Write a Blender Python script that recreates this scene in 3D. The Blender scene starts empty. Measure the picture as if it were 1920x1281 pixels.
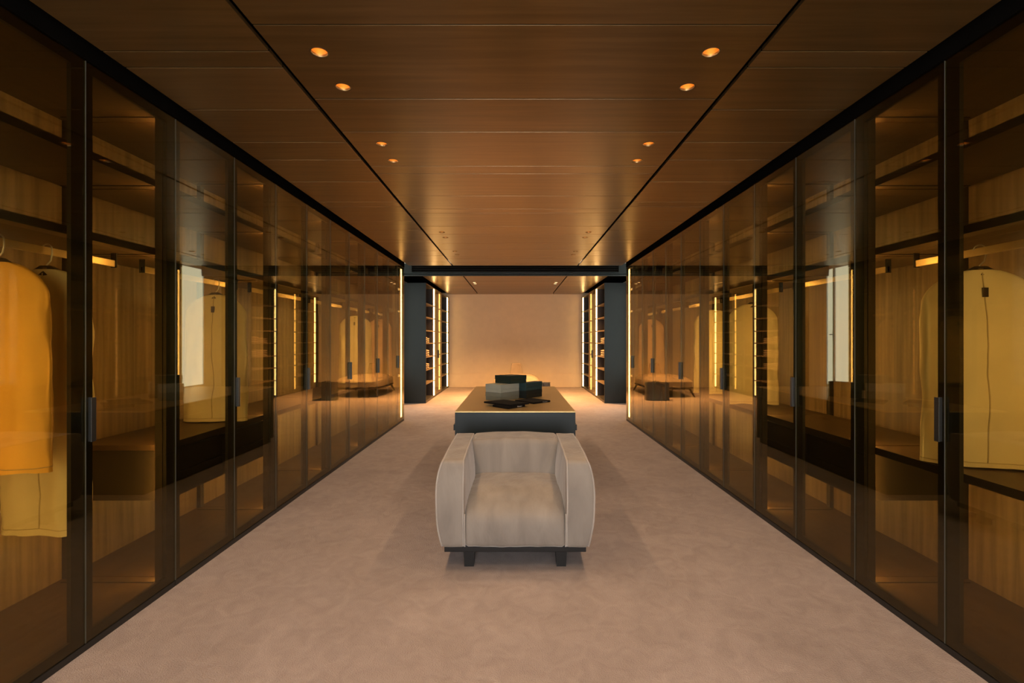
import bpy, bmesh, math, random
from mathutils import Vector, Matrix, noise
random.seed(7)
SC = bpy.context.scene
COL = SC.collection

# ------------------------------------------------------------------ camera, world, light, exposure
F_PX, CAM_H = 935.0, 1.40
cam_d = bpy.data.cameras.new('camera')
cam = bpy.data.objects.new('camera', cam_d); COL.objects.link(cam)
cam_d.sensor_fit = 'HORIZONTAL'; cam_d.sensor_width = 36.0
cam_d.lens = F_PX * 36.0 / 1920.0
cam_d.shift_x = -6.0 / 1920.0
cam_d.shift_y = -3.0 / 1920.0
cam_d.clip_start = 0.05
cam.location = (0, 0, CAM_H); cam.rotation_euler = (math.pi / 2, 0, 0)
SC.camera = cam

world = bpy.data.worlds.new('world'); SC.world = world
world.use_nodes = True
world.node_tree.nodes['Background'].inputs[0].default_value = (0.55, 0.62, 0.7, 1)
world.node_tree.nodes['Background'].inputs[1].default_value = 0.03

SC.view_settings.view_transform = 'Standard'
SC.view_settings.look = 'None'
SC.view_settings.gamma = 1.0
SC.view_settings.use_curve_mapping = False
SC.view_settings.exposure = 0.0
SC.cycles.transparent_max_bounces = 40
SC.cycles.max_bounces = 10
SC.cycles.glossy_bounces = 6
SC.cycles.diffuse_bounces = 4
SC.cycles.sample_clamp_indirect = 4.0
SC.cycles.use_denoising = True

LED_COL = (1.0, 0.59, 0.21)
LED_WARDROBE = 140.0
LED_END = 30.0
LED_SHELF = 16.0
LAMP_STRENGTH = 14.0
NICHE_DAY = 4.5
REAR_DAY = 16.0
DOWN_W = 24.0        # watts of each ceiling downlight
DOWN_FAR_W = 600.0   # watts of the stronger pairs over the far room
DOWN_COL = (1.0, 0.66, 0.37)
DOWN_FAR_COL = (1.0, 0.50, 0.17)

# ------------------------------------------------------------------ material helpers
def nodes_of(name):
    m = bpy.data.materials.new(name); m.use_nodes = True
    nt = m.node_tree; nt.nodes.clear()
    out = nt.nodes.new('ShaderNodeOutputMaterial')
    return m, nt, out
def N(nt, t, **kw):
    n = nt.nodes.new(t)
    for k, v in kw.items():
        if k in n.inputs: n.inputs[k].default_value = v
        else: setattr(n, k, v)
    return n
def L(nt, a, b): nt.links.new(a, b)
def rgba(c): return (c[0], c[1], c[2], 1.0)

def plain(name, col, rough=0.5, metal=0.0, spec=0.5, var=0.12, scale=6.0, bump=0.0, bscale=200.0, sheen=0.0, stretch=(1, 1, 1)):
    m, nt, out = nodes_of(name)
    p = N(nt, 'ShaderNodeBsdfPrincipled')
    p.inputs['Roughness'].default_value = rough
    p.inputs['Metallic'].default_value = metal
    p.inputs['Specular IOR Level'].default_value = spec
    if sheen: p.inputs['Sheen Weight'].default_value = sheen; p.inputs['Sheen Roughness'].default_value = 0.4
    tc = N(nt, 'ShaderNodeTexCoord'); mp = N(nt, 'ShaderNodeMapping'); mp.inputs['Scale'].default_value = stretch
    L(nt, tc.outputs['Object'], mp.inputs['Vector'])
    nz = N(nt, 'ShaderNodeTexNoise'); nz.inputs['Scale'].default_value = scale; nz.inputs['Detail'].default_value = 6
    L(nt, mp.outputs[0], nz.inputs['Vector'])
    rp = N(nt, 'ShaderNodeValToRGB')
    rp.color_ramp.elements[0].position = 0.3; rp.color_ramp.elements[1].position = 0.7
    rp.color_ramp.elements[0].color = rgba([c * (1 - var) for c in col])
    rp.color_ramp.elements[1].color = rgba([min(1, c * (1 + var)) for c in col])
    L(nt, nz.outputs['Fac'], rp.inputs[0]); L(nt, rp.outputs[0], p.inputs['Base Color'])
    if bump:
        n2 = N(nt, 'ShaderNodeTexNoise'); n2.inputs['Scale'].default_value = bscale; n2.inputs['Detail'].default_value = 3
        L(nt, mp.outputs[0], n2.inputs['Vector'])
        b = N(nt, 'ShaderNodeBump'); b.inputs['Strength'].default_value = bump; b.inputs['Distance'].default_value = 0.01
        L(nt, n2.outputs['Fac'], b.inputs['Height']); L(nt, b.outputs[0], p.inputs['Normal'])
    L(nt, p.outputs[0], out.inputs[0])
    return m

def wood(name, c0, c1, grain_axis, band=0.0, band_axis=1, rough=0.4, spec=0.5, island=False, metal=0.0):
    """streaky veneer; grain runs along grain_axis, leaves 'band' wide alternate in tone along band_axis"""
    m, nt, out = nodes_of(name)
    p = N(nt, 'ShaderNodeBsdfPrincipled'); p.inputs['Roughness'].default_value = rough
    p.inputs['Specular IOR Level'].default_value = spec; p.inputs['Metallic'].default_value = metal
    geo = N(nt, 'ShaderNodeNewGeometry')
    mp = N(nt, 'ShaderNodeMapping')
    sc = [14.0, 14.0, 14.0]; sc[grain_axis] = 0.7
    mp.inputs['Scale'].default_value = sc
    oi = N(nt, 'ShaderNodeObjectInfo')
    ad = N(nt, 'ShaderNodeVectorMath', operation='ADD')
    L(nt, geo.outputs['Position'], ad.inputs[0])
    if island: L(nt, oi.outputs['Random'], ad.inputs[1])
    L(nt, ad.outputs[0], mp.inputs['Vector'])
    nz = N(nt, 'ShaderNodeTexNoise'); nz.inputs['Scale'].default_value = 1.6; nz.inputs['Detail'].default_value = 8; nz.inputs['Roughness'].default_value = 0.6
    L(nt, mp.outputs[0], nz.inputs['Vector'])
    fac = nz.outputs['Fac']
    if band:
        sx = N(nt, 'ShaderNodeSeparateXYZ'); L(nt, geo.outputs['Position'], sx.inputs[0])
        dv = N(nt, 'ShaderNodeMath', operation='DIVIDE'); dv.inputs[1].default_value = band
        L(nt, sx.outputs[band_axis], dv.inputs[0])
        fl = N(nt, 'ShaderNodeMath', operation='FLOOR'); L(nt, dv.outputs[0], fl.inputs[0])
        wn = N(nt, 'ShaderNodeTexWhiteNoise', noise_dimensions='1D'); L(nt, fl.outputs[0], wn.inputs['W'])
        mx = N(nt, 'ShaderNodeMath', operation='MULTIPLY_ADD'); mx.inputs[1].default_value = 0.35; mx.inputs[2].default_value = -0.17
        L(nt, wn.outputs['Value'], mx.inputs[0])
        a2 = N(nt, 'ShaderNodeMath', operation='ADD'); L(nt, fac, a2.inputs[0]); L(nt, mx.outputs[0], a2.inputs[1]); fac = a2.outputs[0]
    elif island:
        mx = N(nt, 'ShaderNodeMath', operation='MULTIPLY_ADD'); mx.inputs[1].default_value = 0.3; mx.inputs[2].default_value = -0.15
        L(nt, oi.outputs['Random'], mx.inputs[0])
        a2 = N(nt, 'ShaderNodeMath', operation='ADD'); L(nt, fac, a2.inputs[0]); L(nt, mx.outputs[0], a2.inputs[1]); fac = a2.outputs[0]
    rp = N(nt, 'ShaderNodeValToRGB'); rp.color_ramp.elements[0].position = 0.28; rp.color_ramp.elements[1].position = 0.72
    rp.color_ramp.elements[0].color = rgba(c0); rp.color_ramp.elements[1].color = rgba(c1)
    L(nt, fac, rp.inputs[0]); L(nt, rp.outputs[0], p.inputs['Base Color'])
    b = N(nt, 'ShaderNodeBump'); b.inputs['Strength'].default_value = 0.03; b.inputs['Distance'].default_value = 0.01
    L(nt, nz.outputs['Fac'], b.inputs['Height']); L(nt, b.outputs[0], p.inputs['Normal'])
    L(nt, p.outputs[0], out.inputs[0])
    return m

def emit(name, col, strength):
    m, nt, out = nodes_of(name)
    e = N(nt, 'ShaderNodeEmission'); e.inputs[0].default_value = rgba(col); e.inputs[1].default_value = strength
    L(nt, e.outputs[0], out.inputs[0])
    return m

def tinted_glass(name, tint, f0=0.05):
    m, nt, out = nodes_of(name)
    tr = N(nt, 'ShaderNodeBsdfTransparent'); tr.inputs[0].default_value = rgba(tint)
    gl = N(nt, 'ShaderNodeBsdfGlossy'); gl.inputs['Roughness'].default_value = 0.012
    gl.inputs['Color'].default_value = (1, 0.91, 0.72, 1)
    geo = N(nt, 'ShaderNodeNewGeometry')
    dt = N(nt, 'ShaderNodeVectorMath', operation='DOT_PRODUCT')
    L(nt, geo.outputs['Normal'], dt.inputs[0]); L(nt, geo.outputs['Incoming'], dt.inputs[1])
    ab = N(nt, 'ShaderNodeMath', operation='ABSOLUTE'); L(nt, dt.outputs['Value'], ab.inputs[0])
    om = N(nt, 'ShaderNodeMath', operation='SUBTRACT'); om.inputs[0].default_value = 1.0; L(nt, ab.outputs[0], om.inputs[1])
    pw = N(nt, 'ShaderNodeMath', operation='POWER'); pw.inputs[1].default_value = 5.0; L(nt, om.outputs[0], pw.inputs[0])
    ma = N(nt, 'ShaderNodeMath', operation='MULTIPLY_ADD'); ma.inputs[1].default_value = 1 - f0; ma.inputs[2].default_value = f0
    L(nt, pw.outputs[0], ma.inputs[0])
    mx = N(nt, 'ShaderNodeMixShader'); L(nt, ma.outputs[0], mx.inputs[0]); L(nt, tr.outputs[0], mx.inputs[1]); L(nt, gl.outputs[0], mx.inputs[2])
    L(nt, mx.outputs[0], out.inputs[0])
    return m

def carpet_mat():
    m, nt, out = nodes_of('carpet')
    p = N(nt, 'ShaderNodeBsdfPrincipled'); p.inputs['Roughness'].default_value = 0.95; p.inputs['Specular IOR Level'].default_value = 0.1
    p.inputs['Sheen Weight'].default_value = 0.15
    geo = N(nt, 'ShaderNodeNewGeometry')
    def nz(scale, det, dist=0.0):
        n = N(nt, 'ShaderNodeTexNoise'); n.inputs['Scale'].default_value = scale; n.inputs['Detail'].default_value = det; n.inputs['Distortion'].default_value = dist
        L(nt, geo.outputs['Position'], n.inputs['Vector']); return n
    a, b, c = nz(1.6, 4, 0.6), nz(9.0, 5, 1.2), nz(160, 2)
    r1 = N(nt, 'ShaderNodeValToRGB'); r1.color_ramp.elements[0].position = 0.33; r1.color_ramp.elements[1].position = 0.67
    r1.color_ramp.elements[0].color = rgba((0.325, 0.260, 0.238)); r1.color_ramp.elements[1].color = rgba((0.465, 0.385, 0.358))
    mx = N(nt, 'ShaderNodeMath', operation='MULTIPLY_ADD'); mx.inputs[1].default_value = 0.45
    L(nt, b.outputs['Fac'], mx.inputs[0])
    h = N(nt, 'ShaderNodeMath', operation='MULTIPLY'); h.inputs[1].default_value = 0.4; L(nt, a.outputs['Fac'], h.inputs[0]); L(nt, h.outputs[0], mx.inputs[2])
    c2 = N(nt, 'ShaderNodeMath', operation='MULTIPLY_ADD'); c2.inputs[1].default_value = 0.18; L(nt, c.outputs['Fac'], c2.inputs[0]); L(nt, mx.outputs[0], c2.inputs[2])
    L(nt, c2.outputs[0], r1.inputs[0]); L(nt, r1.outputs[0], p.inputs['Base Color'])
    bp = N(nt, 'ShaderNodeBump'); bp.inputs['Strength'].default_value = 0.6; bp.inputs['Distance'].default_value = 0.01
    s = N(nt, 'ShaderNodeMath', operation='ADD'); L(nt, c.outputs['Fac'], s.inputs[0]); L(nt, b.outputs['Fac'], s.inputs[1])
    L(nt, s.outputs[0], bp.inputs['Height']); L(nt, bp.outputs[0], p.inputs['Normal'])
    L(nt, p.outputs[0], out.inputs[0])
    return m

def velvet_mat():
    m, nt, out = nodes_of('taupe_velvet')
    p = N(nt, 'ShaderNodeBsdfPrincipled'); p.inputs['Roughness'].default_value = 0.75; p.inputs['Specular IOR Level'].default_value = 0.25
    p.inputs['Sheen Weight'].default_value = 0.5; p.inputs['Sheen Roughness'].default_value = 0.35
    p.inputs['Sheen Tint'].default_value = (1, 0.93, 0.86, 1)
    geo = N(nt, 'ShaderNodeNewGeometry')
    n1 = N(nt, 'ShaderNodeTexNoise'); n1.inputs['Scale'].default_value = 5; n1.inputs['Detail'].default_value = 6; n1.inputs['Distortion'].default_value = 0.5
    mp = N(nt, 'ShaderNodeMapping'); mp.inputs['Scale'].default_value = (1.6, 1, 0.6); L(nt, geo.outputs['Position'], mp.inputs[0])
    L(nt, mp.outputs[0], n1.inputs['Vector'])
    r = N(nt, 'ShaderNodeValToRGB'); r.color_ramp.elements[0].position = 0.33; r.color_ramp.elements[1].position = 0.7
    r.color_ramp.elements[0].color = rgba((0.225, 0.19, 0.16)); r.color_ramp.elements[1].color = rgba((0.31, 0.265, 0.222))
    L(nt, n1.outputs['Fac'], r.inputs[0]); L(nt, r.outputs[0], p.inputs['Base Color'])
    n2 = N(nt, 'ShaderNodeTexNoise'); n2.inputs['Scale'].default_value = 16; n2.inputs['Detail'].default_value = 4; n2.inputs['Distortion'].default_value = 0.8
    L(nt, mp.outputs[0], n2.inputs['Vector'])
    b = N(nt, 'ShaderNodeBump'); b.inputs['Strength'].default_value = 0.12; b.inputs['Distance'].default_value = 0.03
    L(nt, n2.outputs['Fac'], b.inputs['Height']); L(nt, b.outputs[0], p.inputs['Normal'])
    L(nt, p.outputs[0], out.inputs[0])
    return m

M = {
    'carpet': carpet_mat(),
    'velvet': velvet_mat(),
    'piping': plain('velvet_piping', (0.38, 0.33, 0.285), 0.8, sheen=0.4),
    'veneer': wood('walnut_veneer', (0.125, 0.082, 0.040), (0.285, 0.198, 0.105), 2, band=0.115, band_axis=1, rough=0.45),
    'shelf': wood('dark_shelf_wood', (0.050, 0.029, 0.013), (0.088, 0.054, 0.025), 1, rough=0.42),
    'case': plain('bronze_lacquer', (0.035, 0.026, 0.016), 0.4),
    'ceil': wood('ceiling_board', (0.155, 0.085, 0.025), (0.245, 0.142, 0.050), 0, rough=0.29, spec=0.9, metal=0.62, island=True),
    'black': plain('black_metal', (0.012, 0.012, 0.011), 0.38),
    'void': plain('black_recess', (0.006, 0.005, 0.004), 0.9, spec=0.0),
    'edge': plain('bronze_edge', (0.22, 0.16, 0.085), 0.3, metal=0.8),
    'trim': plain('edge_glint_metal', (0.13, 0.13, 0.11), 0.4, metal=0.4),  # for strips that stand in for glints on the pane edges
    'rail': plain('brass_rail', (0.62, 0.45, 0.20), 0.35, metal=0.6),
    'slate': plain('slate_lacquer', (0.017, 0.024, 0.026), 0.42, spec=0.3, var=0.05),
    'glass': tinted_glass('bronze_glass', (0.71, 0.665, 0.50)),
    'led': emit('warm_led', LED_COL, LED_WARDROBE),
    'led_end': emit('warm_led_row_end', (1.0, 0.62, 0.28), LED_END),
    'led2': emit('warm_led_shelving', LED_COL, LED_SHELF),
    'lamp': emit('downlight_lamp', (1.0, 0.58, 0.2), LAMP_STRENGTH),
    'lens': emit('far_downlight_lens', (1.0, 0.66, 0.32), 3.0),
    'gold': plain('gold_reflector', (0.85, 0.50, 0.14), 0.45, metal=0.5),
    'day': emit('daylit_window', (0.95, 1.0, 0.90), NICHE_DAY),
    'rear': emit('daylit_rear_window', (0.96, 0.98, 1.0), REAR_DAY),
    'cream': plain('cream_wall', (0.80, 0.66, 0.46), 0.7, var=0.03),
    'white': plain('white_paint', (0.72, 0.72, 0.68), 0.6, var=0.03),
    'steel': plain('brushed_steel', (0.6, 0.6, 0.58), 0.3, metal=0.9),
    'tabletop': plain('smoked_table_glass', (0.55, 0.38, 0.15), 0.32, metal=0.6, spec=0.6, var=0.03),
    'cover': plain('cream_garment_cover', (0.90, 0.78, 0.48), 0.8, var=0.06, bump=0.15, bscale=400),
    'cover_gold': plain('ochre_garment_cover', (0.90, 0.54, 0.10), 0.8, var=0.06, bump=0.15, bscale=400),
    'cover_rose': plain('rose_garment_cover', (0.66, 0.42, 0.29), 0.8, var=0.06),
    'cover_seam': plain('cream_seam', (0.60, 0.49, 0.28), 0.8),
    'cover_trim': plain('ochre_seam', (0.50, 0.37, 0.17), 0.8),
    'hanger': plain('dark_hanger', (0.03, 0.018, 0.012), 0.35),
    'boxgrey': plain('grey_box_board', (0.36, 0.37, 0.30), 0.6, var=0.05),
    'boxgrey2': plain('dark_grey_box_board', (0.19, 0.195, 0.15), 0.6, var=0.05),
    'boxgreen': plain('dark_green_box_board', (0.012, 0.024, 0.017), 0.5, var=0.05),
    'boxteal': plain('dark_teal_box_board', (0.020, 0.050, 0.052), 0.5, var=0.05),
    'boxteal2': plain('black_teal_box_board', (0.008, 0.014, 0.014), 0.5, var=0.05),
    'book': plain('black_cover', (0.010, 0.008, 0.007), 0.8, spec=0.1),
    'print': plain('pale_print', (0.5, 0.48, 0.44), 0.5),
    'knit': plain('tan_knit', (0.42, 0.31, 0.19), 0.9, bump=0.3),
    'lounge': plain('cream_upholstery', (0.28, 0.21, 0.14), 0.85),
    'ebony': plain('black_stained_wood', (0.012, 0.010, 0.009), 0.5, spec=0.3),
    'walnut': wood('dark_walnut', (0.03, 0.016, 0.009), (0.06, 0.033, 0.018), 0, rough=0.4),
    'tote': plain('grey_glossy_leather', (0.085, 0.08, 0.075), 0.22, var=0.1),
}

# ------------------------------------------------------------------ geometry helpers
ROOTPOS = {}
def bx(bm, x0, x1, y0, y1, z0, z1, bev=0.0):
    x0, x1 = sorted((x0, x1)); y0, y1 = sorted((y0, y1)); z0, z1 = sorted((z0, z1))
    vs = [bm.verts.new(c) for c in ((x0, y0, z0), (x1, y0, z0), (x1, y1, z0), (x0, y1, z0), (x0, y0, z1), (x1, y0, z1), (x1, y1, z1), (x0, y1, z1))]
    fs = [bm.faces.new([vs[i] for i in f]) for f in ((3, 2, 1, 0), (4, 5, 6, 7), (0, 1, 5, 4), (1, 2, 6, 5), (2, 3, 7, 6), (3, 0, 4, 7))]
    if bev:
        es = {e for f in fs for e in f.edges}
        bmesh.ops.bevel(bm, geom=list(es), offset=bev, segments=2, profile=0.6, affect='EDGES')
def box(*a, bev=0.0):
    bm = bmesh.new(); bx(bm, *a, bev=bev); return bm
def tube(bm, pts, r, seg=8, cap=True, closed=False):
    pts = [Vector(p) for p in pts]; rings = []; n = len(pts)
    rr = r if isinstance(r, (list, tuple)) else [r] * n
    up = Vector((0, 0, 1)); prev = None
    for i, p in enumerate(pts):
        if closed: t = (pts[(i + 1) % n] - pts[i - 1])
        else: t = pts[min(i + 1, n - 1)] - pts[max(i - 1, 0)]
        t.normalize()
        if prev is None:
            a = up if abs(t.dot(up)) < 0.9 else Vector((1, 0, 0))
            u = t.cross(a).normalized()
        else:
            u = (prev - t * prev.dot(t)).normalized()
        prev = u; v = t.cross(u)
        rings.append([bm.verts.new(p + (u * math.cos(2 * math.pi * k / seg) + v * math.sin(2 * math.pi * k / seg)) * rr[i]) for k in range(seg)])
    m = n if closed else n - 1
    for i in range(m):
        a, b = rings[i], rings[(i + 1) % n]
        for k in range(seg): bm.faces.new((a[k], a[(k + 1) % seg], b[(k + 1) % seg], b[k]))
    if cap and not closed:
        bm.faces.new(list(reversed(rings[0]))); bm.faces.new(rings[-1])
def lathe(bm, prof, c, seg=24, cap0=False, cap1=False):
    rings = [[bm.verts.new((c[0] + r * math.cos(2 * math.pi * k / seg), c[1] + r * math.sin(2 * math.pi * k / seg), c[2] + z)) for k in range(seg)] for r, z in prof]
    for a, b in zip(rings, rings[1:]):
        for k in range(seg): bm.faces.new((a[k], a[(k + 1) % seg], b[(k + 1) % seg], b[k]))
    if cap0: bm.faces.new(list(reversed(rings[0])))
    if cap1: bm.faces.new(rings[-1])
def cushion_pt(u, v, face, b, r, bulge):
    pass
def rounded(bm, b, r, fn=None, n=14):
    """rounded, evenly divided block; fn(p, s) moves a point (s = position in -1..1 on each axis)"""
    x0, x1, y0, y1, z0, z1 = b
    c = Vector(((x0 + x1) / 2, (y0 + y1) / 2, (z0 + z1) / 2)); h = Vector(((x1 - x0) / 2, (y1 - y0) / 2, (z1 - z0) / 2))
    t = bmesh.new(); bmesh.ops.create_cube(t, size=2.0)
    bmesh.ops.subdivide_edges(t, edges=t.edges[:], cuts=n, use_grid_fill=True)
    idx = {}
    for v in t.verts:
        s = Vector(v.co)
        q = Vector((s.x * h.x, s.y * h.y, s.z * h.z))
        inner = Vector((max(-h.x + r, min(h.x - r, q.x)), max(-h.y + r, min(h.y - r, q.y)), max(-h.z + r, min(h.z - r, q.z))))
        d = q - inner
        if d.length > 1e-9: q = inner + d.normalized() * min(r, max(abs(d.x), abs(d.y), abs(d.z)))
        p = c + q
        if fn: p = fn(p, s)
        idx[v] = bm.verts.new(p)
    for f in t.faces: bm.faces.new([idx[v] for v in f.verts])
    t.free()
def rotz(bm, a, c, verts=None):
    bmesh.ops.rotate(bm, cent=Vector(c), matrix=Matrix.Rotation(a, 3, 'Z'), verts=verts or bm.verts[:])

def link(name, bm, mat, parent=None, smooth=False, auto=None):
    me = bpy.data.meshes.new(name)
    bmesh.ops.recalc_face_normals(bm, faces=bm.faces[:])
    if parent is not None:
        base = ROOTPOS[parent.name]
        bmesh.ops.translate(bm, vec=-base, verts=bm.verts[:])
    if smooth:
        for f in bm.faces: f.smooth = True
    bm.to_mesh(me); bm.free()
    if auto is not None:
        me.set_sharp_from_angle(angle=math.radians(auto))
    me.materials.append(M[mat])
    o = bpy.data.objects.new(name, me); COL.objects.link(o)
    if parent is not None:
        o.parent = parent; ROOTPOS[o.name] = ROOTPOS[parent.name]
    else:
        ROOTPOS[o.name] = Vector((0, 0, 0))
    return o
def thing(name, label, cat, loc, group=None):
    o = bpy.data.objects.new(name, None); COL.objects.link(o); o.location = loc
    o.empty_display_size = 0.1
    o['label'] = label; o['category'] = cat
    if group: o['group'] = group
    ROOTPOS[o.name] = Vector(loc)
    return o
def struct(name, bm, mat, parent=None):
    o = link(name, bm, mat, parent)
    if parent is None: o['kind'] = 'structure'
    return o
def holes(o, spots, r, z0, z1):
    """drill round holes through a board"""
    for (x, y) in spots:
        bm = bmesh.new(); lathe(bm, [(r, z0), (r, z1)], (x, y, 0), 32, True, True)
        c = link('cutter', bm, 'black')
        c.location = -Vector((0, 0, 0))
        md = o.modifiers.new('hole', 'BOOLEAN'); md.operation = 'DIFFERENCE'; md.object = c; md.solver = 'EXACT'
        bpy.context.view_layer.update()
        ev = o.evaluated_get(bpy.context.evaluated_depsgraph_get())
        me = bpy.data.meshes.new_from_object(ev)
        o.modifiers.clear(); o.data = me
        me.name = o.name
        bpy.data.objects.remove(c)

# ------------------------------------------------------------------ setting
W = 1.93            # plane of the glass fronts
DEP = 2.55          # inner face of wardrobe backs
CZ, CZ2 = 2.70, 2.75
Y_END = 8.67        # end of wardrobe rows
YC = 11.0           # start of far shelving
YB = 14.75          # far wall
NX = 2.62           # niche side walls

struct('floor', box(-2.75, 2.75, -3.3, YB + 0.1, -0.1, 0.0), 'carpet')
bm = box(-2.75, 2.75, YB, YB + 0.1, 0, 3.05)
wf = struct('wall_far', bm, 'cream')
bm = box(-1.96, 1.96, YB - 0.022, YB, 0.0, 0.39, bev=0.004); struct('baseboard_far', bm, 'cream')
for i, (a, b) in enumerate(((-1.89, -0.96), (0.0 + 1.21, 1.80))):
    bm = bmesh.new()
    for (x0, x1, z0, z1) in ((a, b, 0.872, 0.88), (a, b, 0.425, 0.433), (a, a + 0.008, 0.433, 0.872), (b - 0.008, b, 0.433, 0.872)):
        bx(bm, x0, x1, YB - 0.008, YB, z0, z1)
    struct('trim_%d' % (i + 1), bm, 'cream')
for s, nm in ((-1, 'left'), (1, 'right')):
    bm = bmesh.new()
    bx(bm, s * NX, s * (NX + 0.12), -3.3, 9.6, 0, 3.05)
    bx(bm, s * NX, s * (NX + 0.12), 10.45, YB, 0, 3.05)
    bx(bm, s * NX, s * (NX + 0.12), 9.6, 10.45, 0, 0.42)
    bx(bm, s * NX, s * (NX + 0.12), 9.6, 10.45, 2.92, 3.05)
    struct('wall_' + nm, bm, 'white')
    # near filler wall flush with the wardrobe fronts, behind the camera
    struct('wall_near_' + nm, box(s * W, s * (NX - 0.005), -3.2, 0.43, 0, 2.66), 'case')
    # black fascia over the doors
    struct('trim_fascia_' + nm, box(s * (W - 0.004), s * (NX - 0.005), -3.2, Y_END, 2.662, 2.79), 'void')
bm = bmesh.new()
bx(bm, -2.75, -1.25, -3.35, -3.2, 0, 3.05); bx(bm, 1.25, 2.75, -3.35, -3.2, 0, 3.05)
bx(bm, -1.25, 1.25, -3.35, -3.2, 0, 0.15); bx(bm, -1.25, 1.25, -3.35, -3.2, 2.5, 3.05)
struct('wall_rear', bm, 'cream')
bm = bmesh.new()
for (x0, x1, z0, z1) in ((-1.25, -1.2, 0.15, 2.5), (1.2, 1.25, 0.15, 2.5), (-1.2, 1.2, 0.15, 0.2), (-1.2, 1.2, 2.45, 2.5), (-0.03, 0.03, 0.2, 2.45)):
    bx(bm, x0, x1, -3.3, -3.22, z0, z1)
w3 = struct('window_3', bm, 'black')
for a, b in ((-1.2, -0.03), (0.03, 1.2)):
    link('pane', box(a, b, -3.275, -3.265, 0.2, 2.45), 'rear', w3)

# daylight windows in the niches between the wardrobes and the far shelving
for i, s in enumerate((-1, 1)):
    bm = bmesh.new()
    ya, yb, za, zb = 9.6, 10.45, 0.42, 2.92
    X0, X1 = s * (NX + 0.005), s * (NX + 0.06)
    for (y0, y1, z0, z1) in ((ya, ya + .06, za, zb), (yb - .06, yb, za, zb), (ya + .06, yb - .06, za, za + .06), (ya + .06, yb - .06, zb - .06, zb)):
        bx(bm, X0, X1, y0, y1, z0, z1, bev=0.004)
    mid = 10.16
    if s < 0: bx(bm, X0, X1, mid - .03, mid + .03, za + .06, zb - .06, bev=0.004)
    wn = struct('window_%d' % (i + 1), bm, 'white')
    link('pane', box(s * (NX + 0.03), s * (NX + 0.04), ya + .06, (mid - .03) if s < 0 else yb - .06, za + .06, zb - .06), 'day', wn)
    if s < 0:
        link('pane', box(s * (NX + 0.03), s * (NX + 0.04), mid + .03, yb - .06, za + .06, zb - .06), 'day', wn)
        bm = bmesh.new(); bx(bm, s * (NX - 0.012), s * (NX + 0.006), mid - .012, mid + .012, 1.44, 1.56, bev=0.003)
        bx(bm, s * (NX - 0.03), s * (NX - 0.012), mid - .008, mid + .09, 1.50, 1.52, bev=0.003)
        link('window_handle', bm, 'steel', wn)
    link('sill', box(s * (NX - 0.02), s * (NX + 0.1), ya - .02, yb + .02, za - .03, za), 'veneer', wn)

# ceiling: dark soffit, individual boards, open slots between the three fields
soff = struct('ceiling', box(-2.75, 2.75, -3.3, Y_END + 0.04, 2.80, 2.9), 'void')
recess = struct('ceiling_niche', box(-NX, NX, Y_END + 0.04, 10.36, 2.98, 3.05), 'white')
soff2 = struct('ceiling_far', box(-NX, NX, 10.36, YB, 2.79, 2.9), 'void')
DOWN = [(sx * 0.885, y) for y in (-1.05, -0.74, 1.0, 1.31, 2.255, 2.565, 3.31, 3.62, 6.02, 6.33, 7.32, 7.60) for sx in (-1, 1)]  # first four rows are out of view, added to light the near floor
SLOT = 1.083
def boards(parent, cuts, fields, z, th=0.018):
    for fi, (xa, xb) in enumerate(fields):
        ys = cuts[fi]
        for a, b in zip(ys, ys[1:]):
            o = link('board', box(xa, xb, a + 0.004, b - 0.004, z, z + th, bev=0.0012), 'ceil', parent)
            if a > -2.5: link('joint_shade', box(xa, xb, a - 0.0035, a + 0.0035, z + 0.003, z + 0.010), 'void', parent)  # black strip put in the gap to stand for its shade
            hs = [(x, y) for x, y in DOWN if xa < x < xb and a < y < b] if z == CZ else []
            if hs: holes(o, hs, 0.041, z - 0.05, z + 0.05)
cen = [-3.2, -2.6, -2.0, -1.57, -0.97, -0.8, -0.2, 0.4, 0.83, 1.43, 2.057, 2.69, 3.117, 3.73, 3.90, 4.50, 4.95, 5.11, 5.71, 6.14, 6.74, 7.17, 7.77, 7.95, 8.45, Y_END + 0.04]
sid = [-3.2, -2.6, -1.9, -1.3, -0.7, -0.27, 0.33, 0.93, 1.53, 2.246, 2.38, 2.816, 3.28, 3.60, 4.10, 4.70, 4.87, 5.47, 5.90, 6.50, 6.67, 7.27, 7.70, 8.30, Y_END + 0.04]
boards(soff, [sid, cen, sid], [(-1.86, -SLOT - 0.026), (-SLOT, SLOT), (SLOT + 0.026, 1.86)], CZ)
far = [10.37, 10.8, 11.4, 11.57, 12.17, 12.6, 13.2, 13.37, 13.97, 14.4, YB - 0.01]
boards(soff2, [far, far, far], [(-1.96, -SLOT - 0.026), (-SLOT, SLOT), (SLOT + 0.026, 1.96)], CZ2)

# fascia with a long recessed slot where the far ceiling begins
bm = bmesh.new()
bx(bm, -NX, NX, 10.30, 10.36, 2.93, 2.98); bx(bm, -NX, NX, 10.30, 10.36, 2.765, 2.80)
bx(bm, -NX, -2.14, 10.30, 10.36, 2.80, 2.93); bx(bm, 2.14, NX, 10.30, 10.36, 2.80, 2.93)
fas = struct('trim_3', bm, 'slate')
link('slot_back', box(-2.14, 2.14, 10.345, 10.36, 2.80, 2.93), 'void', fas)
for k in range(3):
    link('louvre', box(-2.14, 2.14, 10.318, 10.342, 2.822 + k * 0.038, 2.827 + k * 0.038), 'black', fas)
bm = bmesh.new(); tube(bm, [(-NX, 10.325, 2.742), (NX, 10.325, 2.742)], 0.022, 14)
link('round_rail', bm, 'slate', fas, smooth=True, auto=40)

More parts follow.
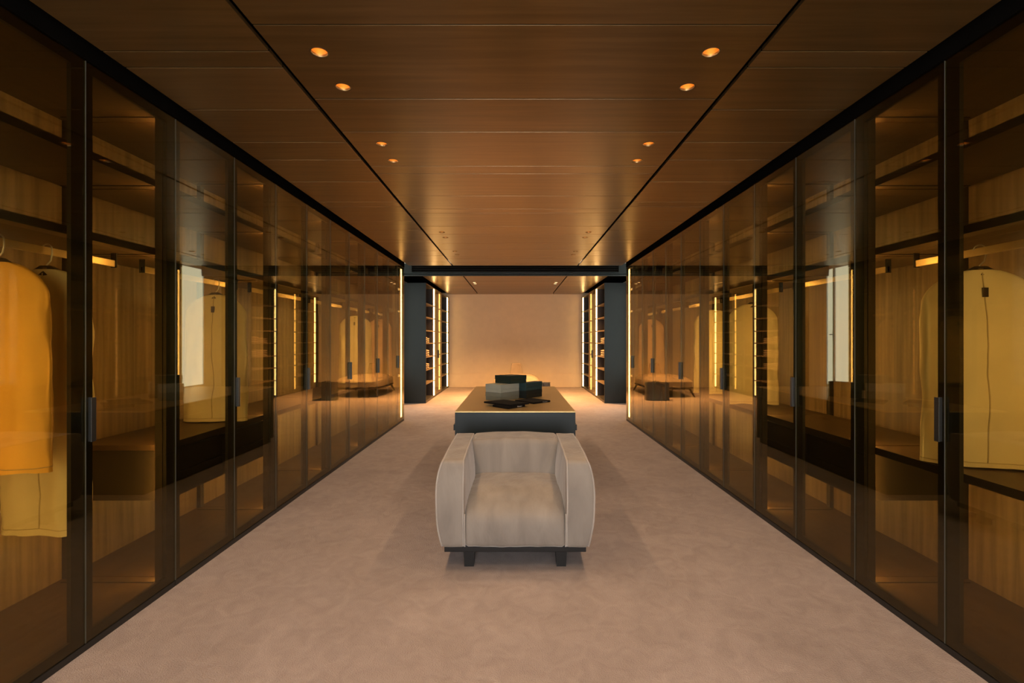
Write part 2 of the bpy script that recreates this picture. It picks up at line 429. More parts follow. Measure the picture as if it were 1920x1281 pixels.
# ------------------------------------------------------------------ downlights
names_row = ['first of four unseen lamps added as fill', 'second of four unseen lamps added as fill', 'third of four unseen lamps added as fill', 'fourth of four unseen lamps added as fill', 'nearest the camera', 'second from the camera', 'third from the camera', 'fourth from the camera', 'fifth from the camera', 'sixth from the camera', 'seventh from the camera', 'farthest from the camera']
def spot(t, p, watts, col=DOWN_COL):
    ld = bpy.data.lights.new('beam', 'SPOT'); ld.energy = watts; ld.color = col
    ld.spot_size = math.radians(130); ld.spot_blend = 0.9; ld.shadow_soft_size = 0.018
    o = bpy.data.objects.new('beam', ld); COL.objects.link(o); o.parent = t
    o.location = Vector(p) - ROOTPOS[t.name]
for sx in (-1, 1):
    for j, y in enumerate((11.70, 11.98)):
        x = sx * 0.96
        t = thing('downlight', 'small bright downlight in the far ceiling, %s side, %s of its pair' % ('left' if sx < 0 else 'right', 'nearer' if j == 0 else 'farther'), 'downlight', (x, y, CZ2), 'downlights in the far ceiling')
        bm = bmesh.new(); lathe(bm, [(0.036, -0.001), (0.044, -0.003), (0.045, -0.0005)], (x, y, CZ2), 28); link('trim_ring', bm, 'edge', t, smooth=True)
        bm = bmesh.new(); lathe(bm, [(0.0005, -0.004), (0.030, -0.0035), (0.036, -0.001)], (x, y, CZ2), 24, True); link('lens', bm, 'lens', t, smooth=True)
        spot(t, (x, y, CZ2 - 0.006), DOWN_FAR_W, DOWN_FAR_COL)
for i, (x, y) in enumerate(DOWN):
    side = 'left' if x < 0 else 'right'
    t = thing('downlight', 'recessed gold downlight in the %s ceiling row, %s' % (side, names_row[i // 2]), 'downlight', (x, y, CZ), 'recessed downlights in the ceiling')
    bm = bmesh.new(); lathe(bm, [(0.0395, 0.001), (0.038, -0.0015), (0.0355, 0.001), (0.0365, 0.02), (0.0395, 0.02), (0.0395, 0.001)], (x, y, CZ), 28)
    link('trim_ring', bm, 'edge', t, smooth=True)
    bm = bmesh.new(); lathe(bm, [(0.0360, 0.012), (0.035, 0.03), (0.029, 0.05), (0.018, 0.062), (0.018, 0.066), (0.032, 0.055), (0.0385, 0.022)], (x, y, CZ), 28)
    link('reflector', bm, 'gold', t, smooth=True)
    bm = bmesh.new(); lathe(bm, [(0.0005, 0.054), (0.012, 0.056), (0.017, 0.063), (0.0005, 0.064)], (x, y, CZ), 20, True, True)
    link('lamp', bm, 'lamp', t, smooth=True)
    spot(t, (x, y, CZ + 0.010), DOWN_W)

# ------------------------------------------------------------------ wardrobes
def handle_bm(s, y, z0=0.94, z1=1.14, X=W):
    bm = bmesh.new()
    bx(bm, s * (X - 0.024), s * (X - 0.018), y, y + 0.026, z0, z1, bev=0.0015)
    bx(bm, s * (X - 0.018), s * (X - 0.0005), y + 0.010, y + 0.016, z0, z1)
    return bm
def door(parent, s, y0, y1, X=W, z0=0.035, z1=2.655, handle_at=None, far_post=True, near_post=True):
    """aluminium frame behind a full glass front"""
    st = 0.045; sf = 0.066; xa, xb = X + 0.007, X + 0.025
    bm = bmesh.new()
    bx(bm, s * xa, s * xb, y0 + .002, y0 + (st if near_post else 0.012), z0, z1)
    bx(bm, s * xa, s * xb, y1 - (sf if far_post else 0.012), y1 - .002, z0, z1)
    ya, yb = y0 + (st if near_post else 0.012), y1 - (sf if far_post else 0.012)
    bx(bm, s * xa, s * xb, ya, yb, z0, z0 + 0.045)
    bx(bm, s * xa, s * xb, ya, yb, z1 - 0.045, z1)
    d = link('door', bm, 'black', parent)
    link('glass_pane', box(s * X, s * (X + 0.006), y0 + .0025, y1 - .0025, z0, z1), 'glass', d)
    link('edge_glint', box(s * (X - 0.001), s * (X + 0.007), y0 + .0008, y0 + .002, z0, z1), 'trim', d)  # thin strip added to imitate the daylight glint along the pane edge
    if handle_at == 'near': link('handle', handle_bm(s, y0 + 0.004, X=X), 'black', d)
    return d
SH = [0.80, 1.905, 2.285]
def wardrobe(s, y0, y1, label, low=True, drawers=False, last=False):
    t = thing('wardrobe', label, 'wardrobe', (s * 2.26, (y0 + y1) / 2, 0))
    e = 0.002
    link('base_plinth', box(s * (W + .002), s * DEP, y0 + e, y1 - e, 0.0, 0.03), 'black', t)
    link('bottom_panel', box(s * (W + 0.035), s * DEP, y0 + e, y1 - e, 0.03, 0.055), 'shelf', t)
    link('top_panel', box(s * (W + 0.035), s * DEP, y0 + e, y1 - e, 2.635, 2.655), 'shelf', t)
    link('back_panel', box(s * DEP, s * (DEP + 0.018), y0 + e, y1 - e, 0.0, 2.655), 'veneer', t)
    # slim posts at the far boundary, front and back, tied by cross bars at each shelf
    link('back_post', box(s * (DEP - 0.03), s * (DEP - 0.001), y1 - 0.030, y1 - e, 0.055, 2.635), 'case', t)
    link('back_post', box(s * (DEP - 0.03), s * (DEP - 0.001), y0 + e, y0 + 0.015, 0.055, 2.635), 'case', t)
    if not last:
        link('front_post', box(s * (W + 0.030), s * (W + 0.070), y1 - 0.066, y1 - 0.012, 0.055, 2.635), 'case', t)
    else:
        link('end_panel', box(s * 2.13, s * DEP, y1 - 0.013, y1 - 0.002, 0.055, 2.635), 'case', t)
        link('end_glass', box(s * (W + 0.006), s * 2.128, y1 - 0.010, y1 - 0.002, 0.055, 2.635), 'glass', t)
    levels = ([SH[0]] if low else []) + SH[1:]
    shx = W + 0.072
    for z in levels:
        sh = link('shelf', box(s * shx, s * (DEP - 0.032), y0 + 0.002, y1 - 0.012, z - 0.03, z, bev=0.001), 'shelf', t)
        link('front_edge', box(s * (shx - 0.006), s * (shx - .0003), y0 + 0.002, y1 - 0.068, z - 0.034, z + 0.004), 'case', sh)
        link('joint_strip', box(s * (shx), s * (DEP - 0.032), y1 - 0.075, y1 - 0.068, z - 0.034, z - 0.0302), 'black', sh)
    link('joint_strip', box(s * (W + 0.072), s * (DEP - 0.032), y1 - 0.075, y1 - 0.068, 2.631, 2.6348), 'black', t)
    link('joint_strip', box(s * (W + 0.072), s * (DEP - 0.032), y1 - 0.075, y1 - 0.068, 0.0552, 0.058), 'black', t)
    # led profile at the far end of the bay
    zs = [0.056] + [z for z in levels] + [2.634]
    ly = y1 - 0.014 if last else y1 - 0.044
    bm = bmesh.new()
    if last: bx(bm, s * (W + 0.040), s * (W + 0.058), ly - 0.006, ly, 0.058, 2.632)
    else:
        for i, (za, zb) in enumerate(zip(zs, zs[1:])):
            bx(bm, s * (W + 0.0705), s * (W + 0.076), y1 - 0.030, y1 - 0.020, za + .001, (zb - 0.036) if i < len(levels) else zb)
    led = link('led_strip', bm, 'led_end' if last else 'led', t)
    if last:
        link('led_profile', box(s * (W + 0.036), s * (W + 0.070), ly + 0.0005, ly + 0.003, 0.056, 2.634), 'edge', t)
    # clothes rail: flat bar on two drop brackets
    bm = bmesh.new()
    bx(bm, s * 2.19, s * 2.205, y0 + 0.10, y1 - 0.10, 1.80, 1.835, bev=0.002)
    rl = link('clothes_rail', bm, 'rail', t)
    for yy in (y0 + 0.10, y1 - 0.106):
        link('rail_bracket', box(s * 2.182, s * 2.213, yy, yy + 0.006, 1.795, 1.8745), 'black', rl)
    door(t, s, y0, y0 + 0.594)
    door(t, s, y0 + 0.594, y1, handle_at='near', far_post=not last)
    if drawers:
        bm = box(s * (shx + 0.002), s * (DEP - 0.035), y0 + 0.02, y1 - 0.09, 0.48, 0.765)
        dr = link('drawer_unit', bm, 'case', t)
        for a, b in ((y0 + 0.023, y0 + 0.552), (y0 + 0.556, y1 - 0.093)):
            for z0, z1 in ((0.483, 0.62), (0.624, 0.762)):
                link('drawer_front', box(s * (shx - 0.016), s * (shx + .0015), a, b, z0, z1, bev=0.0015), 'black', dr)
    return t
ord_ = ['frontmost, beside the camera', 'first', 'second', 'third', 'fourth', 'fifth', 'last']
what = {
    (-1, 1): 'left glass wardrobe bay holding the long ochre garment covers, nearest in view',
    (-1, 2): 'left glass wardrobe bay with floating black drawers under a single cover',
    (-1, 3): 'empty left glass wardrobe bay level with the island front',
    (-1, 4): 'empty left glass wardrobe bay level with the back half of the island',
    (-1, 5): 'left glass wardrobe bay with one cream cover, just past the island',
    (-1, 6): 'left glass wardrobe bay at the far end of its row, led strip visible',
    (-1, 0): 'left glass wardrobe bay right beside the camera, outside the picture',
    (1, 1): 'right glass wardrobe bay with a zipped cream cover on a dark hanger, nearest in view',
    (1, 2): 'right glass wardrobe bay with floating black drawers and empty rail',
    (1, 3): 'right glass wardrobe bay with one cream cover, level with the island front',
    (1, 4): 'right glass wardrobe bay with a cover at its near end, level with the boxes',
    (1, 5): 'empty right glass wardrobe bay just past the island',
    (1, 6): 'right glass wardrobe bay at the far end of its row, led strip visible',
    (1, 0): 'right glass wardrobe bay right beside the camera, outside the picture',
}
for s in (-1, 1):
    for k in range(7):
        wardrobe(s, 0.458 + 1.188 * k, Y_END if k == 6 else 0.458 + 1.188 * (k + 1), what[(s, k)], low=not (s < 0 and k in (0, 1)), drawers=(k == 2), last=(k == 6))

# ------------------------------------------------------------------ garment covers on hangers
def hanger(s, y, rot, label):
    x = s * 2.1975
    t = thing('clothes_hanger', label, 'hanger', (x, y, 1.70), 'clothes hangers on the wardrobe rails')
    # hook: over the flat bar, then down to the neck
    bm = bmesh.new()
    pts = [(x, y, 1.728), (x, y, 1.752), (x + 0.018, y, 1.772), (x + 0.024, y, 1.80)]
    for a in range(0, 191, 20):
        an = math.radians(a)
        pts.append((x + 0.024 * math.cos(an), y, 1.826 + 0.024 * math.sin(an)))
    tube(bm, pts, 0.0032, 8); rotz(bm, rot, (x, y, 0))
    link('hook', bm, 'steel', t, smooth=True)
    bm = bmesh.new()
    P = []
    for i in range(17):
        u = -1 + i / 8.0
        P.append((x + u * 0.150, y, 1.706 - 0.060 * abs(u) ** 1.4 ))
    tube(bm, P, [0.008 + 0.016 * (1 - abs(-1 + i / 8.0)) for i in range(17)], 10)
    rotz(bm, rot, (x, y, 0))
    link('hanger_body', bm, 'hanger', t, smooth=True)
    bm = bmesh.new()
    vs = []
    prof = [(-0.075, 1.702), (-0.055, 1.728), (-0.025, 1.748), (0.025, 1.748), (0.055, 1.728), (0.075, 1.702)]
    f0 = [bm.verts.new((x + a, y - 0.009, b)) for a, b in prof]; f1 = [bm.verts.new((x + a, y + 0.009, b)) for a, b in prof]
    bm.faces.new(f0); bm.faces.new(list(reversed(f1)))
    for i in range(6): bm.faces.new((f0[i], f1[i], f1[(i + 1) % 6], f0[(i + 1) % 6]))
    rotz(bm, rot, (x, y, 0)); link('hanger_neck', bm, 'hanger', t)
    bm = box(x - 0.009, x + 0.009, y - 0.0115, y - 0.0095, 1.716, 1.738); rotz(bm, rot, (x, y, 0))
    link('emblem_plate', bm, 'edge', t)
    return t
def cover(s, y, rot, z0, label, mat='cover', hw=0.235, flare=0.03, th=0.055, seed=0, tag=True, skew=0.0):
    x = s * 2.1975
    t = thing('garment_cover', label, 'garment cover', (x, y, z0), 'garment covers hanging in the wardrobes')
    bm = bmesh.new(); nu, nv = 56, 44; rings = []
    top = 1.730
    for j in range(nv + 1):
        v = j / nv
        z = top - (top - z0) * (v ** 1.35)
        d = top - z
        # sloping shoulders, then straight sides that flare a little
        k = min(1.0, d / 0.15)
        w = 0.05 + (hw - 0.05) * math.sin(k * math.pi / 2) ** 0.62 + flare * (d / (top - z0)) ** 2
        tt = 0.018 + (th - 0.018) * min(1, d / 0.22)
        ring = []
        for i in range(nu):
            a = 2 * math.pi * i / nu
            ca, sa = math.cos(a), math.sin(a)
            px = w * math.copysign(abs(ca) ** 0.6, ca); py = tt * math.copysign(abs(sa) ** 0.8, sa)
            dep = min(1, d / 0.5); shl = min(1, d / 0.15)
            n1 = noise.noise(Vector((px * 9 + seed * 7.3, py * 6 + seed, z * 1.6)))
            n2 = noise.noise(Vector((px * 16 - seed * 3.1, sa * 2, z * 5 + seed)))
            n3 = noise.noise(Vector((px * 30 + z * 9, seed * 5.0, z * 14 - px * 12)))
            fold = 0.030 * n1 * dep + (0.014 * n2 + 0.006 * n3) * shl
            py += math.copysign(1, sa) * fold if abs(sa) > 0.2 else 0
            px += 0.014 * noise.noise(Vector((z * 5, seed * 2.0, math.copysign(3, ca)))) * dep + skew * (d / (top - z0)) ** 2
            zz = z
            if j == nv: zz += 0.012 * noise.noise(Vector((px * 8, seed, 1.7))) + 0.008
            ring.append(bm.verts.new((x + px, y + py, max(zz, z0))))
        rings.append(ring)
    for a, b in zip(rings, rings[1:]):
        for i in range(nu): bm.faces.new((a[i], a[(i + 1) % nu], b[(i + 1) % nu], b[i]))
    rotz(bm, rot, (x, y, 0))
    o = link('cover', bm, mat, t, smooth=True)
    # front zip seam follows the cloth: the i = 3nu/4 column (y-)
    me = o.data
    col = [me.vertices[j * nu + (3 * nu) // 4].co.copy() + ROOTPOS[t.name] for j in range(2, nv)]
    off = Vector((math.sin(rot), -math.cos(rot), 0)) * 0.002
    bm = bmesh.new(); tube(bm, [p + off for p in col], 0.0028, 6); link('zip_seam', bm, 'cover_trim' if mat == 'cover_gold' else 'cover_seam', t, smooth=True)
    if tag:
        j = next(j for j, p in enumerate(col) if p.z < 1.635)
        p = col[j] + off * 2
        bm = bmesh.new(); bx(bm, p.x - 0.011, p.x + 0.011, p.y - 0.006, p.y + 0.004, p.z - 0.022, p.z + 0.022, bev=0.001)
        rotz(bm, rot, p); link('label_tag', bm, 'hanger', t)
    # hem band
    trim = 'cover_trim' if mat == 'cover_gold' else 'cover_seam'
    hem = [me.vertices[(nv - 1) * nu + i].co.copy() + ROOTPOS[t.name] for i in range(nu)]
    bm = bmesh.new(); tube(bm, hem, 0.0022, 5, closed=True); link('hem', bm, trim, t, smooth=True)
    return t
covers = [
    (-1, 2.12, 0.0, 0.835, 'ochre garment cover nearest the camera in the left wardrobe', 'cover_gold', 0.215, 0.012, 0.05),
    (-1, 2.34, 0.0, 0.49, 'longest garment cover, behind the ochre cover in the left wardrobe', 'cover', 0.205, 0.0, 0.05),
    (-1, 3.66, 0.0, 0.803, 'garment cover above the floating drawers in the left wardrobe', 'cover', 0.220, 0.01, 0.055),
    (-1, 6.86, 0.0, 0.803, 'cream garment cover in the left wardrobe just past the island', 'cover', 0.220, 0.012, 0.055),
    (-1, 8.05, 0.0, 0.803, 'rose beige garment cover at the far end of the left wardrobes', 'cover_rose', 0.20, 0.01, 0.05),
    (1, 2.36, -0.30, 0.803, 'zipped cream garment cover with a dark tag nearest the camera in the right wardrobe', 'cover', 0.226, 0.008, 0.07),
    (1, 4.62, -0.1, 0.803, 'cream garment cover in the right wardrobe beside the island front', 'cover', 0.220, 0.012, 0.055),
    (1, 5.52, 0.0, 0.803, 'cream garment cover in the right wardrobe level with the boxes', 'cover', 0.215, 0.01, 0.05),
    (1, 8.05, 0.0, 0.803, 'rose beige garment cover at the far end of the right wardrobes', 'cover_rose', 0.20, 0.02, 0.05),
]
for i, (s, y, r, z0, lab, mt, hw, fl, th) in enumerate(covers):
    hanger(s, y, r, 'dark hanger holding the ' + lab.replace(' garment cover', ' cover').replace('with a dark tag ', ''))
    cover(s, y, r, z0, lab, mt, hw, fl, th, seed=i + 1)

# ------------------------------------------------------------------ far shelving
SZ = [0.42, 0.73, 1.02, 1.33, 1.62, 1.92, 2.23]
XF, XB, CT = 1.97, 2.56, 2.66
def open_unit(s, y0, y1, label, end_panel):
    t = thing('shelf_unit', label, 'shelving', (s * 2.26, (y0 + y1) / 2, 0))
    a = y0
    if end_panel:
        link('end_panel', box(s * XF, s * NX, y0, y0 + 0.03, 0, CT, bev=0.0015), 'slate', t, )
        a = y0 + 0.031
    else:
        link('side_panel', box(s * XF, s * XB, y0 + .001, y0 + 0.022, 0.0, CT), 'case', t); a = y0 + 0.0225
    b = y1 - 0.024
    link('side_panel', box(s * (XF + 0.03), s * XB, b + .0005, y1 - .001, 0.0, CT), 'case', t)
    link('led_channel', box(s * (XF + 0.0), s * (XF + 0.0295), b + .0005, y1 - .001, 0.0, 0.05), 'case', t)
    link('plinth', box(s * (XF + 0.004), s * XB, a, b, 0.0, 0.05), 'case', t)
    link('top_panel', box(s * XF, s * XB, a, b, CT - 0.025, CT), 'edge', t)
    link('back_panel', box(s * (XB + .001), s * (XB + 0.015), a, b, 0.0, CT), 'case', t)
    for z in SZ:
        link('shelf', box(s * (XF + 0.012), s * XB, a, b, z - 0.022, z, bev=0.001), 'veneer', t)
    zs = [0.05] + SZ + [CT - 0.025]
    for i, (z0, z1) in enumerate(zip(zs, zs[1:])):
        top = z1 - 0.022 if i < len(SZ) else z1
        link('led_strip', box(s * (XF - 0.006), s * (XF + 0.022), b + 0.001, b + 0.022, z0 + .003, top - .003), 'led2', t)
    return t, a, b
def door_unit(s, y0, y1, label):
    t = thing('glass_cabinet', label, 'cabinet', (s * 2.26, (y0 + y1) / 2, 0))
    link('plinth', box(s * (XF + 0.003), s * XB, y0 + .001, y1 - .001, 0.0, 0.05), 'case', t)
    link('side_panel', box(s * (XF + 0.035), s * XB, y1 - 0.02, y1 - .001, 0.05, CT), 'case', t)
    link('side_panel', box(s * (XF + 0.035), s * XB, y0 + .001, y0 + 0.02, 0.05, CT), 'case', t)
    link('top_panel', box(s * (XF + 0.035), s * XB, y0 + 0.0205, y1 - 0.0205, CT - 0.025, CT), 'case', t)
    link('back_panel', box(s * (XB + .001), s * (XB + 0.015), y0 + .002, y1 - .002, 0.0, CT), 'veneer', t)
    for z in SZ:
        link('shelf', box(s * (XF + 0.075), s * XB, y0 + 0.0205, y1 - 0.0205, z - 0.022, z), 'veneer', t)
    zs = [0.05] + SZ + [CT - 0.025]
    for i, (z0, z1) in enumerate(zip(zs, zs[1:])):
        top = z1 - 0.022 if i < len(SZ) else z1
        link('led_strip', box(s * (XF + 0.040), s * (XF + 0.070), y1 - 0.027, y1 - 0.0205, z0 + .006, top - .006), 'led2', t)
    ym = (y0 + y1) / 2
    door(t, s, y0, ym, X=XF, z0=0.05, z1=CT)
    door(t, s, ym, y1, X=XF, z0=0.05, z1=CT, handle_at='near', far_post=False)
    return t
def link_filler(s):
    struct('trim_%d' % (4 if s < 0 else 5), box(s * (XF - 0.012), s * NX, 14.552, YB, 0.0, CT), 'case')  # filler up to the wall; proud edge added to screen off led light
def folded(x, y, z, w, d, h, label, rot=0.0, layers=3):
    t = thing('folded_knit', label, 'folded clothing', (x, y, z), 'folded knitwear on the far shelves')
    for i in range(layers):
        bm = bmesh.new(); zz = z + 0.001 + i * h / layers
        rounded(bm, (x - w / 2, x + w / 2, y - d / 2, y + d / 2, zz, zz + h / layers - 0.001), min(0.02, h / layers / 2 - .002), n=6,
                fn=lambda p, q: p + Vector((0, 0, -0.006 * abs(q.x) ** 3 * (1 if q.z > 0 else 0))))
        rotz(bm, rot, (x, y, 0)); link('fold', bm, 'knit', t, smooth=True)
for s, nm in ((-1, 'left'), (1, 'right')):
    _, a, b = open_unit(s, YC, 12.15, 'open lit shelving with a slate end panel, %s of the far wall, nearest the island' % nm, True)
    door_unit(s, 12.15, 13.35, 'glass-door cabinet between two lit open shelves, on the %s of the far room' % nm)
    link_filler(s)
    open_unit(s, 13.35, 14.55, 'open lit shelving against the cream far wall, on the %s side' % nm, False)
    rows = ((1.33, 'upper'), (1.02, 'middle'), (0.73, 'lower')) if s < 0 else ((1.33, 'upper'), (1.02, 'lower'))
    for z, lv in rows:
        for q, yy in enumerate((11.32, 11.70)):
            folded(s * 2.20, yy, z, 0.34, 0.30, 0.12 + 0.03 * ((q + int(z * 10)) % 2),
                   'tan folded knits on the %s filled shelf, %s open shelving, %s slate panel' % (lv, nm, 'next to' if q == 0 else 'away from'),
                   rot=0.06 * (q * 2 - 1))

# ------------------------------------------------------------------ island
IX, IY0, IY1, IZ = 0.54, 4.47, 6.86, 0.76
isl = thing('island_cabinet', 'long dark slate dressing island with a smoked glass top behind the armchair', 'island', (0, (IY0 + IY1) / 2, 0))
link('plinth', box(-IX + 0.03, IX - 0.03, IY0 + 0.03, IY1 - 0.03, 0, 0.06), 'black', isl)
link('body', box(-IX + 0.012, IX - 0.012, IY0 + 0.022, IY1 - 0.022, 0.06, IZ - 0.012), 'slate', isl)
for ya in (IY0, IY1 - 0.021): link('end_panel', box(-IX, IX, ya, ya + 0.021, 0.06, IZ - 0.012, bev=0.0015), 'slate', isl)
link('glass_top', box(-IX, IX, IY0, IY1, IZ - 0.0115, IZ, bev=0.001), 'tabletop', isl)
for s in (-1, 1):
    n = 4; step = (IY1 - IY0 - 0.046) / n
    for k in range(n):
        y0 = IY0 + 0.023 + k * step
        for z0, z1 in ((0.07, 0.325), (0.33, 0.575), (0.58, 0.735)):
            d = link('drawer', box(s * (IX - .0115), s * IX, y0 + .002, y0 + step - .002, z0, z1 - .004), 'black', isl)
            if z0 > 0.5: link('pull_ledge', box(s * (IX + 0.0002), s * (IX + 0.016), y0 + .002, y0 + step - .002, 0.585, 0.635), 'slate', d)
            else: link('pull', box(s * (IX + 0.0002), s * (IX + 0.014), y0 + step / 2 - .06, y0 + step / 2 + .06, z1 - 0.045, z1 - 0.035), 'black', d)

# boxes and books on the island
def quad_box(name, label, cat, f, dr, dl, lr, ll, z0, z1, mat, lid_mat=None, group=None, lid=0.0, bev=0.0015):
    """front corner f, unit-ish directions to the right-back and left-back corners"""
    f = Vector((f[0], f[1])); r = Vector(dr).normalized() * lr; l = Vector(dl).normalized() * ll
    c = f + (r + l) / 2
    t = thing(name, label, cat, (c.x, c.y, z0), group)
    def prism(a, b, za, zb, inset=0.0):
        bm = bmesh.new()
        ps = [f, f + r, f + r + l, f + l]; ps = [p + (c - p) * inset for p in ps]
        v0 = [bm.verts.new((p.x, p.y, za)) for p in ps]; v1 = [bm.verts.new((p.x, p.y, zb)) for p in ps]
        bm.faces.new(list(reversed(v0))); bm.faces.new(v1)
        for i in range(4): bm.faces.new((v0[i], v0[(i + 1) % 4], v1[(i + 1) % 4], v1[i]))
        bmesh.ops.bevel(bm, geom=bm.edges[:], offset=bev, segments=2, affect='EDGES')
        return bm
    if lid:
        link('box_base', prism(0, 0, z0, z1 - lid - .001, 0.015), mat, t)
        link('lid', prism(0, 0, z1 - lid, z1), lid_mat or mat, t)
    else:
        link('body', prism(0, 0, z0, z1), mat, t)
    return t, f, r, l
DR, DL = (0.62, 0.78), (-0.78, 0.62)
q = IZ + 0.0005
quad_box('storage_box', 'grey storage box, lower one of the two beside the teal boxes', 'box', (-0.15, 5.20), DR, DL, 0.31, 0.215, q, q + 0.083, 'boxgrey2', lid=0.045, group='boxes on the island')
quad_box('storage_box', 'light grey storage box directly under the dark green box', 'box', (-0.15, 5.20), DR, DL, 0.31, 0.215, q + 0.084, q + 0.169, 'boxgrey', lid=0.05, group='boxes on the island')
quad_box('storage_box', 'dark green box on top of the stacks on the island', 'box', (-0.055, 5.33), (0.80, 0.60), (-0.80, 0.60), 0.225, 0.21, q + 0.170, q + 0.254, 'boxgreen', lid=0.045, group='boxes on the island')
quad_box('storage_box', 'near-black teal box at the bottom of the right-hand stack', 'box', (0.12, 5.43), DR, DL, 0.30, 0.105, q, q + 0.083, 'boxteal2', lid=0.04, group='boxes on the island')
quad_box('storage_box', 'dark teal box on the right, above the near-black box', 'box', (0.12, 5.43), DR, DL, 0.30, 0.105, q + 0.084, q + 0.169, 'boxteal', lid=0.05, group='boxes on the island')
def book(label, f, dr, dl, z0, z1, mark):
    t, f, r, l = quad_box('flat_case', label, 'case', f, dr, dl, Vector(dr).length, Vector(dl).length, z0, z1, 'book', group='flat black cases on the island')
    if mark:
        rn = r.normalized(); nrm = Vector((rn.y, -rn.x))
        bm = bmesh.new()
        p = f + r * 0.52
        hgt = (z1 - z0)
        # a few letter-like strokes, too small to read in the photograph
        for k, (a, w_, zz0, zz1) in enumerate(((0.000, 0.016, 0.62, 0.78), (0.006, 0.004, 0.28, 0.62), (0.020, 0.004, 0.28, 0.60), (0.027, 0.010, 0.28, 0.42), (0.027, 0.010, 0.50, 0.62), (0.041, 0.004, 0.28, 0.60), (0.048, 0.009, 0.28, 0.60), (0.061, 0.004, 0.28, 0.62), (0.068, 0.008, 0.44, 0.56))):
            s0 = p + rn * a; s1 = p + rn * (a + w_)
            vs = []
            for dd in (0.0002, 0.001):
                for pt, zz in ((s0, zz0), (s1, zz0), (s1, zz1), (s0, zz1)):
                    vs.append(bm.verts.new((pt.x + nrm.x * dd, pt.y + nrm.y * dd, z0 + hgt * zz)))
            for fc in ((4, 5, 6, 7), (0, 1, 5, 4), (1, 2, 6, 5), (2, 3, 7, 6), (3, 0, 4, 7)): bm.faces.new([vs[i] for i in fc])
        link('lettering', bm, 'print', t)
book('flat black case at the front of the island, underneath another flat case', (-0.062, 4.60), (0.156, 0.186), (-0.155, 0.17), q, q + 0.020, True)
book('wide flat black case lying on top of the frontmost case', (-0.056, 4.585 + 0.055), (0.19, 0.155), (-0.252, 0.25), q + 0.0205, q + 0.036, False)
book('flat black case with tiny pale lettering to the right of the front pair', (0.187, 4.97), (0.177, 0.184), (-0.19, 0.20), q, q + 0.016, True)

# ------------------------------------------------------------------ armchair
AY0, AY1 = 3.00, 3.92
ch = thing('armchair', 'taupe velvet armchair with piped square arms in front of the dark island', 'armchair', (0, 3.45, 0))
def arm_fn(s):
    def fn(p, q):
        out = q.x * s           # +1 on the outer side
        k = (1 - abs(q.z) ** 3) * (1 + 0.2 * q.z) * (0.8 + 0.2 * (1 - q.y ** 2))
        if out > 0: p = p + Vector((s * 0.044 * k * out, 0, 0))
        if out < 0: p = p + Vector((s * 0.030 * (1 - q.z ** 2) * (1 - q.y ** 2) * out, 0, 0))
        if q.y < 0: p = p + Vector((0, -0.028 * (1 - q.z ** 2) * abs(q.y) ** 3, 0))
        p = p + Vector((0, 0, 0.012 * (1 - q.y ** 2) * max(0, q.z) ** 3))
        p.x += s * 0.012 * (p.y - AY0)
        p += Vector((0, 0, 0.004 * noise.noise(p * 9)))
        p += Vector((0.003 * noise.noise(p * 6), 0.003 * noise.noise(p * 6 + Vector((3, 1, 2))), 0))
        return p
    return fn
arm_b = {}
for s in (-1, 1):
    xs = sorted((s * 0.308, s * 0.440))
    b = (xs[0], xs[1], AY0, AY1, 0.147, 0.672); arm_b[s] = b
    bm = bmesh.new(); rounded(bm, b, 0.016, arm_fn(s), n=24)
    arm = link('arm', bm, 'velvet', ch, smooth=True)
    # piping along the front edges and back along the top edges
    cx, hx = (b[0] + b[1]) / 2, (b[1] - b[0]) / 2; cy, hy = (b[2] + b[3]) / 2, (b[3] - b[2]) / 2; cz, hz = (b[4] + b[5]) / 2, (b[5] - b[4]) / 2
    def ev(q, pull=0.0035):
        q = Vector(q); p = Vector((cx + q.x * hx, cy + q.y * hy, cz + q.z * hz))
        for i, (a, hh) in enumerate(((q.x, hx), (q.y, hy), (q.z, hz))):
            if abs(a) > 0.999: p[i] -= math.copysign(pull, a)
        return arm_fn(s)(p, q)
    for sx in (-1, 1):
        path = [ev((sx, -1, -0.96 + 1.90 * k / 24)) for k in range(25)] + [ev((sx, -0.97 + 1.85 * k / 14, 1)) for k in range(15)]
        bm = bmesh.new(); tube(bm, path, 0.0055, 8); link('piping', bm, 'piping', arm, smooth=True)
def seat_fn(p, q):
    # crowned top that rolls over into a full, slightly bulging front
    if q.y < 0 and q.z > 0:
        e = 2.5; n_ = (abs(q.y) ** e + q.z ** e) ** (1 / e); sc_ = max(-q.y, q.z) / n_
        ed = 1 - 0.03 * max(0.0, (abs(q.x) - 0.88) / 0.12) ** 2
        p = Vector((p.x, 3.298 + q.y * sc_ * 0.302 * ed, 0.291 + q.z * sc_ * 0.144 * ed))
    p = p + Vector((0, 0, 0.026 * (1 - q.x ** 2) * (1 - (q.y * 0.6) ** 2) * max(0, q.z)))
    if q.y < 0: p = p + Vector((0, -0.036 * (1 - min(1, abs(q.z)) ** 2) * (1 - 0.3 * q.x ** 2) * abs(q.y) ** 3, 0))
    p += Vector((0, 0, 0.005 * noise.noise(p * 7) + 0.003 * noise.noise(p * 18)))
    return p
bm = bmesh.new(); rounded(bm, (-0.304, 0.304, AY0 - 0.004, 3.60, 0.147, 0.435), 0.028, seat_fn, n=30)
seat = link('seat_cushion', bm, 'velvet', ch, smooth=True)
for sx in (-1, 1):
    path = [(sx * 0.302, AY0 + 0.004 - 0.034 * (1 - ((z - 0.28) / 0.15) ** 2), z) for z in [0.16 + 0.2 * k / 14 for k in range(15)]]
    bm = bmesh.new(); tube(bm, path, 0.004, 8); link('piping', bm, 'piping', seat, smooth=True)
